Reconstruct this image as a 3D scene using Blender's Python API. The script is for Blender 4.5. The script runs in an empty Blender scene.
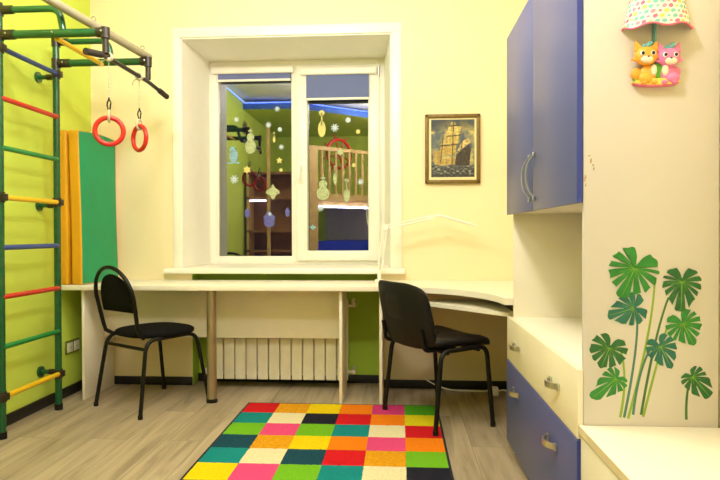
import bpy, bmesh, math, random
from mathutils import Vector, Matrix, noise
S = bpy.context.scene
COL = S.collection
PI = math.pi
random.seed(7)

# ------------------------------------------------------------------ camera, world, lights, exposure
cam_d = bpy.data.cameras.new('camera')
cam_d.sensor_fit = 'HORIZONTAL'; cam_d.sensor_width = 36.0
cam_d.lens = 592.43 / 720 * 36.0
cam_d.clip_start = 0.02
cam = bpy.data.objects.new('camera', cam_d); COL.objects.link(cam)
cam.location = (0, 0, 1.03)
cam.rotation_mode = 'XYZ'
cam.matrix_world = (Matrix.Translation((0, 0, 1.03)) @ Matrix.Rotation(0.066, 4, 'Z')
                    @ Matrix.Rotation(PI / 2 - 0.0108, 4, 'X') @ Matrix.Rotation(-0.0025, 4, 'Z'))
S.camera = cam

W = bpy.data.worlds.new('night'); S.world = W; W.use_nodes = True
W.node_tree.nodes['Background'].inputs[0].default_value = (0.010, 0.014, 0.03, 1)
W.node_tree.nodes['Background'].inputs[1].default_value = 0.6

def area(name, loc, size, power, col, tgt=None, shape='DISK'):
    l = bpy.data.lights.new(name, 'AREA'); l.shape = shape; l.size = size
    l.energy = power; l.color = col
    o = bpy.data.objects.new(name, l); COL.objects.link(o); o.location = loc
    if tgt is not None:
        o.rotation_euler = (Vector(tgt) - Vector(loc)).to_track_quat('-Z', 'Y').to_euler()
    return o
def bulb(name, loc, radius, power, col):
    l = bpy.data.lights.new(name, 'POINT'); l.shadow_soft_size = radius; l.energy = power; l.color = col
    o = bpy.data.objects.new(name, l); COL.objects.link(o); o.location = loc
bulb('main_or_fill_light', (-0.24, 0.85, 2.60), 0.12, 68, (1.0, 0.953, 0.93))  # the room's main ceiling lamp
bulb('main_or_fill_light', (-1.12, 2.20, 2.62), 0.10, 44, (1.0, 0.953, 0.93))  # added fill without a fixture, brightens the back and left walls
bulb('main_or_fill_light', (-0.22, 2.25, 2.62), 0.10, 36, (1.0, 0.953, 0.93))  # another added fill, no lamp hangs here; lifts the left window reveal

S.view_settings.view_transform = 'Standard'
S.view_settings.look = 'None'
S.view_settings.gamma = 1.0
S.view_settings.use_curve_mapping = False
S.view_settings.exposure = -0.13

# ------------------------------------------------------------------ materials
def s2l(c):
    return tuple(((x / 255) / 12.92 if x / 255 <= 0.04045 else ((x / 255 + 0.055) / 1.055) ** 2.4) for x in c)

MATS = {}
def mat(name, rgb, rough=0.5, metal=0.0, spec=0.5, var=0.05, scale=12.0, bump=0.0, bscale=60.0, emit=None, estr=0.0, sheen=0.0, coat=0.0):
    """principled material with a little procedural colour variation and bump; rgb is sRGB 0-255"""
    if name in MATS: return MATS[name]
    m = bpy.data.materials.new(name); m.use_nodes = True
    nt = m.node_tree; b = nt.nodes['Principled BSDF']
    c = s2l(rgb)
    b.inputs['Roughness'].default_value = rough
    b.inputs['Metallic'].default_value = metal
    b.inputs['Specular IOR Level'].default_value = spec
    if coat: b.inputs['Coat Weight'].default_value = coat
    if sheen: b.inputs['Sheen Weight'].default_value = sheen
    tc = nt.nodes.new('ShaderNodeTexCoord')
    n = nt.nodes.new('ShaderNodeTexNoise'); n.inputs['Scale'].default_value = scale; n.inputs['Detail'].default_value = 4
    nt.links.new(tc.outputs['Object'], n.inputs['Vector'])
    r = nt.nodes.new('ShaderNodeValToRGB')
    r.color_ramp.elements[0].position = 0.3; r.color_ramp.elements[1].position = 0.7
    r.color_ramp.elements[0].color = tuple(x * (1 - var) for x in c) + (1,)
    r.color_ramp.elements[1].color = tuple(min(1, x * (1 + var)) for x in c) + (1,)
    nt.links.new(n.outputs['Fac'], r.inputs['Fac'])
    nt.links.new(r.outputs['Color'], b.inputs['Base Color'])
    if bump:
        n2 = nt.nodes.new('ShaderNodeTexNoise'); n2.inputs['Scale'].default_value = bscale; n2.inputs['Detail'].default_value = 3
        nt.links.new(tc.outputs['Object'], n2.inputs['Vector'])
        bp = nt.nodes.new('ShaderNodeBump'); bp.inputs['Strength'].default_value = bump; bp.inputs['Distance'].default_value = 0.01
        nt.links.new(n2.outputs['Fac'], bp.inputs['Height']); nt.links.new(bp.outputs['Normal'], b.inputs['Normal'])
    if emit is not None:
        b.inputs['Emission Color'].default_value = s2l(emit) + (1,)
        b.inputs['Emission Strength'].default_value = estr
    MATS[name] = m
    return m

def attr_mat(name, rough=0.6, bump=0.0):
    """material that shows a mesh's own painted pattern (pictures, printed fabric)"""
    if name in MATS: return MATS[name]
    m = bpy.data.materials.new(name); m.use_nodes = True
    nt = m.node_tree; b = nt.nodes['Principled BSDF']
    a = nt.nodes.new('ShaderNodeAttribute'); a.attribute_name = 'Col'
    nt.links.new(a.outputs['Color'], b.inputs['Base Color'])
    b.inputs['Roughness'].default_value = rough
    MATS[name] = m
    return m

YELLOW = mat('yellow_paint', (250, 232, 184), 0.75, var=0.02, scale=3, bump=0.04, bscale=180)
LIME = mat('lime_paint', (208, 228, 86), 0.75, var=0.05, scale=2.5, bump=0.04, bscale=180)
GREEN_W = mat('niche_green_paint', (178, 210, 66), 0.75, var=0.06, scale=4)
CEIL = mat('ceiling_white', (240, 238, 228), 0.8)
WHITE = mat('white_laminate', (246, 238, 212), 0.42, var=0.012)
PANEL = mat('aged_white_laminate', (220, 212, 200), 0.45, var=0.02, scale=2.5)
CREAM = mat('cream_drawer_front', (240, 230, 196), 0.42, var=0.015)
EDGE = mat('cream_edge_band', (222, 205, 160), 0.5)
PLASTIC_W = mat('white_pvc', (253, 248, 228), 0.35, var=0.01)
REVEAL = mat('reveal_white', (254, 250, 234), 0.55, var=0.015)
BLUE = mat('blue_laminate', (82, 89, 140), 0.38, var=0.02)
BLUE_E = mat('blue_edge_band', (52, 66, 150), 0.4)
BLACKBB = mat('black_baseboard', (30, 28, 27), 0.5)
CHROME = mat('brushed_chrome', (205, 205, 200), 0.28, metal=1.0, var=0.03)
STEELLEG = mat('satin_steel', (176, 160, 132), 0.36, metal=0.85, var=0.03)
BLKMETAL = mat('black_metal', (12, 11, 11), 0.42, spec=0.3, var=0.05)
BLKPLASTIC = mat('black_plastic', (18, 17, 17), 0.55, spec=0.3, var=0.06, bump=0.05, bscale=300)
BLKVINYL = mat('black_vinyl', (14, 13, 13), 0.45, spec=0.35, var=0.1, bump=0.25, bscale=45)
BLKFABRIC = mat('black_fabric', (9, 9, 9), 0.9, spec=0.2, var=0.12, scale=200, bump=0.3, bscale=500)
GREENM = mat('green_enamel', (10, 84, 44), 0.28, var=0.04, coat=0.3)
RUNGG = mat('rung_green', (28, 132, 60), 0.35)
RUNGR = mat('rung_red', (200, 50, 34), 0.35)
RUNGB = mat('rung_blue', (52, 74, 140), 0.35)
RUNGY = mat('rung_yellow', (238, 190, 22), 0.35)
JOINT = mat('dark_joint', (44, 34, 26), 0.4)
FOAMGRIP = mat('dark_foam_grip', (46, 38, 32), 0.7, bump=0.1, bscale=300)
GREYPOLE = mat('grey_pole', (160, 152, 122), 0.4, var=0.04)
REDRING = mat('red_plastic', (205, 36, 24), 0.3, var=0.04)
ROPE = mat('white_rope', (196, 186, 150), 0.8, var=0.5, scale=260)
MATGREEN = mat('mat_green_vinyl', (6, 152, 98), 0.5, var=0.04, scale=5, bump=0.12, bscale=10)
MATYEL = mat('mat_yellow_vinyl', (232, 168, 20), 0.5, var=0.06, scale=5, bump=0.12, bscale=12)
RAD = mat('radiator_enamel', (240, 232, 205), 0.35)
SOCKET = mat('socket_white', (236, 230, 205), 0.4)
SOCKFR = mat('socket_frame_green', (112, 122, 40), 0.5)
GOLD = mat('gold_frame', (122, 98, 40), 0.45, metal=0.25, var=0.2, scale=60, bump=0.2, bscale=90)
MOUNT = mat('cream_mount', (248, 236, 176), 0.7)
BLINDF = mat('blind_fabric', (112, 122, 168), 0.8, var=0.04, scale=80)
OAK = mat('bunk_wood', (228, 190, 120), 0.5, var=0.12, scale=8)
BROWN = mat('brown_wood', (156, 108, 64), 0.5, var=0.12, scale=8)
DARKGREY = mat('grey_bunk_back', (215, 210, 228), 0.7)
BLUEBED = mat('blue_bedding', (36, 60, 200), 0.8)
def lace(name, rgb):
    m = mat(name, rgb, 0.5); nt = m.node_tree; L = nt.links.new
    out = [n for n in nt.nodes if n.type == 'OUTPUT_MATERIAL'][0]; b = nt.nodes['Principled BSDF']
    tc = nt.nodes.new('ShaderNodeTexCoord'); v = nt.nodes.new('ShaderNodeTexVoronoi'); v.feature = 'DISTANCE_TO_EDGE'; v.inputs['Scale'].default_value = 75
    L(tc.outputs['Object'], v.inputs['Vector'])
    r = nt.nodes.new('ShaderNodeValToRGB'); r.color_ramp.elements[0].position = .10; r.color_ramp.elements[0].color = (.95, .95, .95, 1); r.color_ramp.elements[1].position = .26; r.color_ramp.elements[1].color = (.38, .38, .38, 1)
    L(v.outputs['Distance'], r.inputs['Fac'])
    t = nt.nodes.new('ShaderNodeBsdfTransparent'); mx = nt.nodes.new('ShaderNodeMixShader')
    L(r.outputs['Color'], mx.inputs[0]); L(t.outputs[0], mx.inputs[1]); L(b.outputs[0], mx.inputs[2]); L(mx.outputs[0], out.inputs['Surface'])
    return m
SNOWW = mat('sticker_white', (206, 222, 226), 0.5)
SNOWB = lace('sticker_pale_blue', (150, 196, 210))
SNOWY = mat('sticker_pale_gold', (226, 214, 120), 0.5)
SNOWG = lace('sticker_pale_green', (196, 206, 150))
SNOWP = lace('sticker_violet', (104, 104, 176))
LEAFA = mat('leaf_green', (44, 134, 52), 0.5, var=0.22, scale=26)
LEAFB = mat('leaf_dark_green', (38, 104, 52), 0.5, var=0.25, scale=26)
LEAFC = mat('leaf_teal_green', (34, 110, 92), 0.5, var=0.25, scale=26)
LEAFV = mat('leaf_vein_lime', (128, 176, 60), 0.5)
STEMA = mat('stem_lime', (140, 172, 52), 0.5)
STEMB = mat('stem_green', (62, 110, 50), 0.5)
STEMC = mat('stem_teal', (70, 122, 104), 0.5)
CHIP = mat('chipped_board', (186, 152, 96), 0.8, var=0.25, scale=90)
PINK = mat('pink_trim', (240, 120, 150), 0.5)
CATO = mat('toy_orange', (250, 176, 62), 0.5)
CATP = mat('toy_pink', (240, 132, 184), 0.5)
CATW = mat('toy_cream', (252, 236, 210), 0.5)
CATK = mat('toy_dark', (40, 44, 40), 0.4)
CATG = mat('toy_green', (96, 190, 50), 0.5)
CATT = mat('toy_teal', (120, 190, 190), 0.5)
CATE = mat('toy_white', (250, 250, 245), 0.4)
BASEY = mat('toy_yellow', (236, 216, 90), 0.5)
LEDW = mat('led_white', (230, 230, 255), 0.5, emit=(215, 215, 255), estr=28.0)
LEDB = mat('led_blue', (60, 90, 255), 0.5, emit=(110, 140, 255), estr=8.0)
RUGBORDER = mat('rug_border', (34, 32, 40), 0.95)

def floor_material():
    m = bpy.data.materials.new('oak_laminate'); m.use_nodes = True
    nt = m.node_tree; b = nt.nodes['Principled BSDF']; L = nt.links.new
    tc = nt.nodes.new('ShaderNodeTexCoord')
    mp = nt.nodes.new('ShaderNodeMapping'); mp.inputs['Rotation'].default_value = (0, 0, PI / 2)
    L(tc.outputs['Object'], mp.inputs['Vector'])
    br = nt.nodes.new('ShaderNodeTexBrick')
    br.offset = 0.37; br.inputs['Scale'].default_value = 1.0
    br.inputs['Brick Width'].default_value = 1.28; br.inputs['Row Height'].default_value = 0.19
    br.inputs['Mortar Size'].default_value = 0.0015; br.inputs['Mortar Smooth'].default_value = 0.3
    br.inputs['Color1'].default_value = (0.0, 0.0, 0.0, 1); br.inputs['Color2'].default_value = (1, 1, 1, 1)
    br.inputs['Mortar'].default_value = (0.5, 0.5, 0.5, 1)
    L(mp.outputs['Vector'], br.inputs['Vector'])
    # grain along the planks (world Y)
    mg = nt.nodes.new('ShaderNodeMapping'); mg.inputs['Scale'].default_value = (14, 1.1, 1)
    L(tc.outputs['Object'], mg.inputs['Vector'])
    add = nt.nodes.new('ShaderNodeVectorMath'); add.operation = 'MULTIPLY_ADD'
    L(br.outputs['Color'], add.inputs[0]); add.inputs[1].default_value = (7, 3, 5); L(mg.outputs['Vector'], add.inputs[2])
    n = nt.nodes.new('ShaderNodeTexNoise'); n.inputs['Scale'].default_value = 1.3; n.inputs['Detail'].default_value = 7; n.inputs['Roughness'].default_value = 0.62
    n.inputs['Distortion'].default_value = 0.6
    L(add.outputs[0], n.inputs['Vector'])
    r = nt.nodes.new('ShaderNodeValToRGB'); e = r.color_ramp.elements
    e[0].position = 0.28; e[0].color = s2l((134, 118, 93)) + (1,)
    e[1].position = 0.66; e[1].color = s2l((190, 172, 142)) + (1,)
    k = r.color_ramp.elements.new(0.45); k.color = s2l((168, 151, 122)) + (1,)
    L(n.outputs['Fac'], r.inputs['Fac'])
    mx = nt.nodes.new('ShaderNodeMix'); mx.data_type = 'RGBA'; mx.blend_type = 'MULTIPLY'; mx.inputs['Factor'].default_value = 1.0
    r2 = nt.nodes.new('ShaderNodeValToRGB'); r2.color_ramp.elements[0].color = (0.84, 0.83, 0.82, 1); r2.color_ramp.elements[1].color = (1.05, 1.04, 1.02, 1)
    L(br.outputs['Color'], r2.inputs['Fac'])
    L(r.outputs['Color'], mx.inputs['A']); L(r2.outputs['Color'], mx.inputs['B'])
    mo = nt.nodes.new('ShaderNodeMix'); mo.data_type = 'RGBA'
    L(br.outputs['Fac'], mo.inputs['Factor']); L(mx.outputs['Result'], mo.inputs['A']); mo.inputs['B'].default_value = s2l((124, 110, 88)) + (1,)
    L(mo.outputs['Result'], b.inputs['Base Color'])
    b.inputs['Roughness'].default_value = 0.42; b.inputs['Specular IOR Level'].default_value = 0.4
    bp = nt.nodes.new('ShaderNodeBump'); bp.inputs['Strength'].default_value = 0.08; bp.inputs['Distance'].default_value = 0.01
    L(n.outputs['Fac'], bp.inputs['Height']); L(bp.outputs['Normal'], b.inputs['Normal'])
    return m
FLOOR = floor_material()

def glass_material():
    m = bpy.data.materials.new('window_glass'); m.use_nodes = True
    nt = m.node_tree; L = nt.links.new
    for n in list(nt.nodes):
        if n.type != 'OUTPUT_MATERIAL': nt.nodes.remove(n)
    out = [n for n in nt.nodes if n.type == 'OUTPUT_MATERIAL'][0]
    t = nt.nodes.new('ShaderNodeBsdfTransparent'); t.inputs[0].default_value = (0.8, 0.84, 0.86, 1)
    g = nt.nodes.new('ShaderNodeBsdfGlossy'); g.inputs['Roughness'].default_value = 0.012; g.inputs['Color'].default_value = (1, 1, 1, 1)
    f = nt.nodes.new('ShaderNodeFresnel'); f.inputs['IOR'].default_value = 2.45
    mx = nt.nodes.new('ShaderNodeMixShader')
    L(f.outputs[0], mx.inputs[0]); L(t.outputs[0], mx.inputs[1]); L(g.outputs[0], mx.inputs[2]); L(mx.outputs[0], out.inputs['Surface'])
    return m
GLASS = glass_material()

# ------------------------------------------------------------------ mesh builder
class MB:
    def __init__(s): s.bm = bmesh.new(); s.mi = 0
    def _tag(s, faces):
        for f in faces: f.material_index = s.mi
    def box(s, x0, x1, y0, y1, z0, z1, bev=0.0, seg=2, rot=None, piv=None):
        r = bmesh.ops.create_cube(s.bm, size=1.0)
        vs = r['verts']
        for v in vs:
            v.co = Vector((x0 + (v.co.x + .5) * (x1 - x0), y0 + (v.co.y + .5) * (y1 - y0), z0 + (v.co.z + .5) * (z1 - z0)))
        fs = list({f for v in vs for f in v.link_faces})
        if bev > 0:
            es = list({e for v in vs for e in v.link_edges})
            bev = min(bev, .49 * min(abs(x1 - x0), abs(y1 - y0), abs(z1 - z0)))
            rr = bmesh.ops.bevel(s.bm, geom=es, offset=bev, segments=seg, affect='EDGES', profile=0.5)
            vs = list({v for f in rr['faces'] for v in f.verts} | {v for v in vs if v.is_valid})
            fs = list({f for v in vs for f in v.link_faces})
        if rot is not None:
            bmesh.ops.rotate(s.bm, verts=vs, cent=piv or (0, 0, 0), matrix=rot)
        s._tag(fs); return vs
    def tube(s, pts, r, seg=10, closed=False, caps=True):
        P = [Vector(p) for p in pts]; n = len(P)
        rad = r if isinstance(r, (list, tuple)) else [r] * n
        tang = []
        for i in range(n):
            a = P[(i - 1) % n] if (closed or i > 0) else P[i]
            b = P[(i + 1) % n] if (closed or i < n - 1) else P[i]
            tang.append((b - a).normalized())
        up = Vector((0, 0, 1)) if abs(tang[0].z) < .9 else Vector((1, 0, 0))
        nrm = (up - tang[0] * up.dot(tang[0])).normalized()
        rings = []
        for i in range(n):
            t = tang[i]
            nrm = (nrm - t * nrm.dot(t)).normalized()
            b = t.cross(nrm)
            rings.append([s.bm.verts.new(P[i] + (nrm * math.cos(2 * PI * k / seg) + b * math.sin(2 * PI * k / seg)) * rad[i]) for k in range(seg)])
        fs = []
        for i in range(n if closed else n - 1):
            A = rings[i]; B = rings[(i + 1) % n]
            off = 0
            if closed and i == n - 1:
                off = min(range(seg), key=lambda o: (A[0].co - B[o].co).length)
            for k in range(seg):
                fs.append(s.bm.faces.new((A[k], A[(k + 1) % seg], B[(k + 1 + off) % seg], B[(k + off) % seg])))
        if caps and not closed:
            fs.append(s.bm.faces.new(rings[0][::-1])); fs.append(s.bm.faces.new(rings[-1]))
        s._tag(fs)
    def cyl(s, p0, p1, r, seg=16): s.tube([p0, p1], r, seg)
    def sphere(s, c, r, sc=(1, 1, 1), seg=16, rings=10):
        q = bmesh.ops.create_uvsphere(s.bm, u_segments=seg, v_segments=rings, radius=r)
        for v in q['verts']: v.co = Vector((v.co.x * sc[0] + c[0], v.co.y * sc[1] + c[1], v.co.z * sc[2] + c[2]))
        s._tag({f for v in q['verts'] for f in v.link_faces}); return q['verts']
    def prism(s, poly, a0, a1, axis='Z', M=None):
        """extrude a 2-D polygon along axis; axis Z: (x,y), Y: (x,z), X: (y,z)"""
        def mk(p, a):
            if axis == 'Z': return Vector((p[0], p[1], a))
            if axis == 'Y': return Vector((p[0], a, p[1]))
            return Vector((a, p[0], p[1]))
        A = [s.bm.verts.new(mk(p, a0)) for p in poly]; B = [s.bm.verts.new(mk(p, a1)) for p in poly]
        n = len(poly); fs = [s.bm.faces.new(A[::-1]), s.bm.faces.new(B)]
        for i in range(n): fs.append(s.bm.faces.new((A[i], A[(i + 1) % n], B[(i + 1) % n], B[i])))
        if M is not None:
            for v in A + B: v.co = M @ v.co
        s._tag(fs); return fs
    def fan(s, c, poly, a0, a1):
        """star-shaped sheet in the XZ plane with thickness along Y"""
        n = len(poly); fs = []
        A = [s.bm.verts.new((p[0], a0, p[1])) for p in poly]; B = [s.bm.verts.new((p[0], a1, p[1])) for p in poly]
        ca = s.bm.verts.new((c[0], a0, c[1])); cb = s.bm.verts.new((c[0], a1, c[1]))
        for i in range(n):
            j = (i + 1) % n
            fs.append(s.bm.faces.new((ca, A[i], A[j]))); fs.append(s.bm.faces.new((cb, B[j], B[i])))
            fs.append(s.bm.faces.new((A[i], A[j], B[j], B[i])))
        s._tag(fs)
    def loft(s, rings, caps=True):
        R = [[s.bm.verts.new(Vector(p)) for p in r] for r in rings]; fs = []
        n = len(R[0])
        for i in range(len(R) - 1):
            for k in range(n): fs.append(s.bm.faces.new((R[i][k], R[i][(k + 1) % n], R[i + 1][(k + 1) % n], R[i + 1][k])))
        if caps: fs.append(s.bm.faces.new(R[0][::-1])); fs.append(s.bm.faces.new(R[-1]))
        s._tag(fs)
    def build(s, name, m, parent=None, local=False, angle=40, subsurf=0, recalc=True):
        if recalc: bmesh.ops.recalc_face_normals(s.bm, faces=s.bm.faces[:])
        me = bpy.data.meshes.new(name)
        if parent is None:
            xs = [v.co for v in s.bm.verts]
            o0 = Vector(((min(v.x for v in xs) + max(v.x for v in xs)) / 2, (min(v.y for v in xs) + max(v.y for v in xs)) / 2, min(v.z for v in xs)))
            off = o0
        else:
            o0 = Vector((0, 0, 0)); off = Vector((0, 0, 0))
            if not local:
                q = parent
                while q is not None: off = off + q.location; q = q.parent
        bmesh.ops.translate(s.bm, verts=s.bm.verts[:], vec=-off)
        s.bm.to_mesh(me); s.bm.free()
        for mm in (m if isinstance(m, (list, tuple)) else [m]): me.materials.append(mm)
        for p in me.polygons: p.use_smooth = True
        me.set_sharp_from_angle(angle=math.radians(angle))
        o = bpy.data.objects.new(name, me); COL.objects.link(o)
        o.location = o0
        if parent is not None: o.parent = parent
        if subsurf:
            md = o.modifiers.new('subsurf', 'SUBSURF'); md.levels = subsurf; md.render_levels = subsurf
        return o

def tag(o, label, cat, group=None, kind=None):
    o['label'] = label; o['category'] = cat
    if group: o['group'] = group
    if kind: o['kind'] = kind
    return o
def thing(name, loc, label, cat, rz=0.0, group=None):
    o = bpy.data.objects.new(name, None); COL.objects.link(o)
    o.empty_display_size = 0.1
    o.location = loc; o.rotation_euler = (0, 0, rz)
    return tag(o, label, cat, group)
def struct(o): o['kind'] = 'structure'; return o
def plabel(o, l): o['label'] = l; return o

def arc(c, r, a0, a1, n, ax='XZ'):
    out = []
    for i in range(n + 1):
        a = math.radians(a0 + (a1 - a0) * i / n)
        u, v = r * math.cos(a), r * math.sin(a)
        out.append((c[0] + u, c[1], c[2] + v) if ax == 'XZ' else ((c[0], c[1] + u, c[2] + v) if ax == 'YZ' else (c[0] + u, c[1] + v, c[2])))
    return out
def fillet(pts, r, n=5):
    """round the inner corners of a polyline"""
    P = [Vector(p) for p in pts]; out = [P[0]]
    for i in range(1, len(P) - 1):
        a = (P[i - 1] - P[i]); b = (P[i + 1] - P[i])
        d = min(r, a.length * .48, b.length * .48)
        p0 = P[i] + a.normalized() * d; p1 = P[i] + b.normalized() * d
        for k in range(n + 1):
            t = k / n
            out.append(p0 * (1 - t) ** 2 + P[i] * 2 * t * (1 - t) + p1 * t * t)
    out.append(P[-1]); return out

# ------------------------------------------------------------------ room shell
WL, WR, YB, YF, ZC = -2.114, 0.912, 3.953, -1.30, 2.86
OL, OR, OT, SILL = -1.483, -0.048, 2.362, 0.765      # window opening
NL, NR, NY = -1.409, -0.135, 4.072                   # green recess under the sill
m = MB(); m.box(WL - .1, WR + .1, YF - .1, 4.6, -0.1, 0.0); struct(m.build('floor', FLOOR))
m = MB(); m.box(WL - .1, WR + .1, YF - .1, 4.6, ZC, ZC + .1); struct(m.build('ceiling', CEIL))
m = MB(); m.box(WL - .1, WL, YF, 4.6, 0, ZC); struct(m.build('wall_left', LIME))
m = MB(); m.box(WR, WR + .1, YF, 4.6, 0, ZC); struct(m.build('wall_right', YELLOW))
m = MB(); m.box(WL, WR, YF - .1, YF, 0, ZC); struct(m.build('wall_front', LIME))
m = MB()
m.box(WL, OL, YB, 4.56, 0, ZC)
m.box(OR, WR, YB, 4.56, 0, ZC)
m.box(OL, OR, YB, 4.56, OT, ZC)
m.box(OL, NL, YB, 4.56, 0, SILL)
m.box(NR, OR, YB, 4.56, 0, SILL)
m.mi = 1
m.box(NL, NR, NY, 4.56, 0, SILL)
m.box(NL, NL + .002, YB, NY, 0, SILL); m.box(NR - .002, NR, YB, NY, 0, SILL)
struct(m.build('wall_back', [YELLOW, GREEN_W]))

# window trim (flat architrave) and the deep white reveal
m = MB()
m.box(OL - .052, OL + .002, YB - .012, YB, 0.80, OT + .002, .004)
m.box(OR - .002, OR + .066, YB - .012, YB, 0.80, OT + .002, .004)
m.box(OL - .052, OR + .066, YB - .012, YB, OT, OT + .066, .004)
struct(m.build('trim_1', PLASTIC_W))
m = MB()
m.prism([(OL - .001, YB), (OL + .008, YB), (-1.442, 4.45), (-1.442, 4.455), (OL - .001, 4.455)], .80, OT, 'Z')
m.prism([(OR + .001, YB), (OR - .008, YB), (-.110, 4.45), (-.110, 4.455), (OR + .001, 4.455)], .80, OT, 'Z')
m.prism([(YB, OT + .001), (YB, OT - .008), (4.45, 2.342), (4.455, 2.342), (4.455, OT + .001)], OL, OR, 'X')
struct(m.build('trim_2', REVEAL))
# baseboards
m = MB()
m.box(WL, NL, YB - .016, YB, 0, .056, .004); m.box(NL, NR, NY - .016, NY, 0, .056, .004); m.box(NR, WR, YB - .016, YB, 0, .056, .004)
struct(m.build('baseboard_back', BLACKBB))
m = MB(); m.box(WL, WL + .016, YF, YB - .016, 0, .062, .004); struct(m.build('baseboard_left', BLACKBB))

# window itself
win = bpy.data.objects.new('window_1', None); COL.objects.link(win); win.location = (-.78, 4.45, .8); struct(win)
def ring_frame(m, x0, x1, z0, z1, t, y0, y1, bev=.006, tb=None, tt=None):
    tb = tb or t; tt = tt or t
    m.box(x0, x0 + t, y0, y1, z0, z1, bev); m.box(x1 - t, x1, y0, y1, z0, z1, bev)
    m.box(x0 + t * .9, x1 - t * .9, y0 + .001, y1, z0, z0 + tb, bev); m.box(x0 + t * .9, x1 - t * .9, y0 + .001, y1, z1 - tt, z1, bev)
m = MB()
ring_frame(m, -1.449, -.106, .798, 2.352, .060, 4.45, 4.53, .004, .052, .062)
m.box(-.80, -.735, 4.4505, 4.53, .84, 2.30, .003)
m.build('window_frame', PLASTIC_W, win)
m = MB(); ring_frame(m, -1.400, -.790, .836, 2.30, .024, 4.456, 4.50, .005); m.build('fixed_sash', PLASTIC_W, win)
m = MB(); ring_frame(m, -.776, -.142, .826, 2.295, .088, 4.425, 4.50, .010, .076, .076); sash = m.build('opening_sash', PLASTIC_W, win)
m = MB(); m.box(-1.382, -.808, 4.478, 4.484, .852, 2.285); m.build('glass_pane', GLASS, win)
m = MB(); m.box(-.694, -.226, 4.478, 4.484, .896, 2.225); m.build('glass_pane', GLASS, win)
m = MB()
m.box(-.757, -.727, 4.408, 4.426, 1.50, 1.57, .004); m.cyl((-.742, 4.41, 1.54), (-.742, 4.385, 1.54), .009); m.box(-.752, -.732, 4.372, 4.388, 1.43, 1.55, .005)
m.build('window_handle', PLASTIC_W, win)
for z in (2.24, 1.15, .93):
    m = MB(); m.cyl((-.150, 4.42, z - .035), (-.150, 4.42, z + .035), .008); m.build('hinge', CHROME if z > 2 else PLASTIC_W, win)
m = MB(); m.box(OL - .108, OR + .088, YB - .055, 4.452, .762, .799, .009, 3); m.build('window_sill', PLASTIC_W, win)

# roller blinds (almost fully rolled up)
def blind(x0, x1, ztop, zbar, yf, label, cx0, cx1):
    t = thing('roller_blind', ((x0 + x1) / 2, yf, ztop), label, 'blind', group=None)
    m = MB(); m.box(cx0, cx1, yf - .034, yf, ztop, ztop + .052, .010, 3); m.build('cassette', PLASTIC_W, t)
    m = MB(); m.box(x0, x1, yf - .012, yf - .010, zbar, ztop + .005); m.build('blind_fabric', BLINDF, t)
    m = MB(); m.box(x0, x1, yf - .017, yf - .005, zbar - .017, zbar + .001, .004); m.build('bottom_bar', PLASTIC_W, t)
    return t
blind(-1.374, -.816, 2.245, 2.203, 4.454, 'white roller blind almost fully rolled up above the left window pane', -1.425, -.79)
rb = blind(-.692, -.222, 2.216, 2.045, 4.424, 'white roller blind pulled slightly down showing blue fabric on right sash', -.735, -.166)
m = MB()
pts = [(-.228 + .012 * math.sin(a), 4.410, 1.18 + .085 * math.cos(a)) for a in [i * 2 * PI / 24 for i in range(24)]]
m.tube(pts, .0018, 6, closed=True); m.tube([(-.228, 4.412, 1.265), (-.222, 4.414, 2.22)], .0015, 6)
m.build('bead_cord', PLASTIC_W, rb)

# ------------------------------------------------------------------ desks
ZD = .718
d = thing('window_desk', (-1.1, 3.73, 0), 'long white wall-to-wall desk under the window with round steel leg', 'desk')
m = MB(); m.box(WL + .002, -.130, 3.505, YB - .002, ZD - .032, ZD, .004); m.build('desktop', WHITE, d)
m = MB(); m.box(-1.968, -1.950, 3.55, YB - .018, 0, ZD - .032, .002); m.build('side_panel', WHITE, d)
m = MB(); m.box(-.362, -.344, 3.55, YB - .075, 0, ZD - .032, .002); m.build('side_panel', WHITE, d)
m = MB(); m.box(-1.950, -.362, 3.80, 3.816, .352, ZD - .032, .002); m.build('modesty_panel', WHITE, d)
lg = MB(); lg.cyl((-1.147, 3.555, .022), (-1.147, 3.555, ZD - .032), .029, 24); leg = lg.build('leg', STEELLEG, d)
m = MB(); m.cyl((-1.147, 3.555, 0), (-1.147, 3.555, .014), .034, 24); m.cyl((-1.147, 3.555, .014), (-1.147, 3.555, .024), .025, 24); plabel(m.build('foot', BLKPLASTIC, leg), 'black levelling foot')

d = thing('corner_desk', (.2, 3.6, 0), 'white corner desk with curved front edge and pull-out shelf at right', 'desk')
curve = [(-.1295, 3.505), (-.02, 3.490), (.06, 3.466), (.148, 3.430), (.225, 3.388), (.285, 3.344), (.345, 3.285), (.402, 3.21), (.445, 3.125), (.474, 3.04), (.494, 2.955), (.504, 2.874)]
m = MB(); m.prism(curve + [(WR - .002, 2.874), (WR - .002, YB - .002), (-.1295, YB - .002)], ZD - .032, ZD, 'Z'); m.build('desktop', WHITE, d)
m = MB(); m.box(-.120, -.102, 3.56, YB - .018, 0, ZD - .032, .002); m.build('side_panel', WHITE, d)
m = MB(); m.prism([(.10, 3.50), (.545, 3.00), (.60, 3.00), (.60, 3.60), (.10, 3.60)], .612, .632, 'Z'); tr = m.build('pull_out_shelf', WHITE, d)
m = MB(); m.box(.10, .115, 3.50, 3.60, .632, ZD - .032, .001); m.build('shelf_runner', BLKPLASTIC, d)
m = MB(); m.box(.575, .595, 3.0, 3.6, .632, ZD - .032, .001); m.build('shelf_runner', BLKPLASTIC, d)

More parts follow.
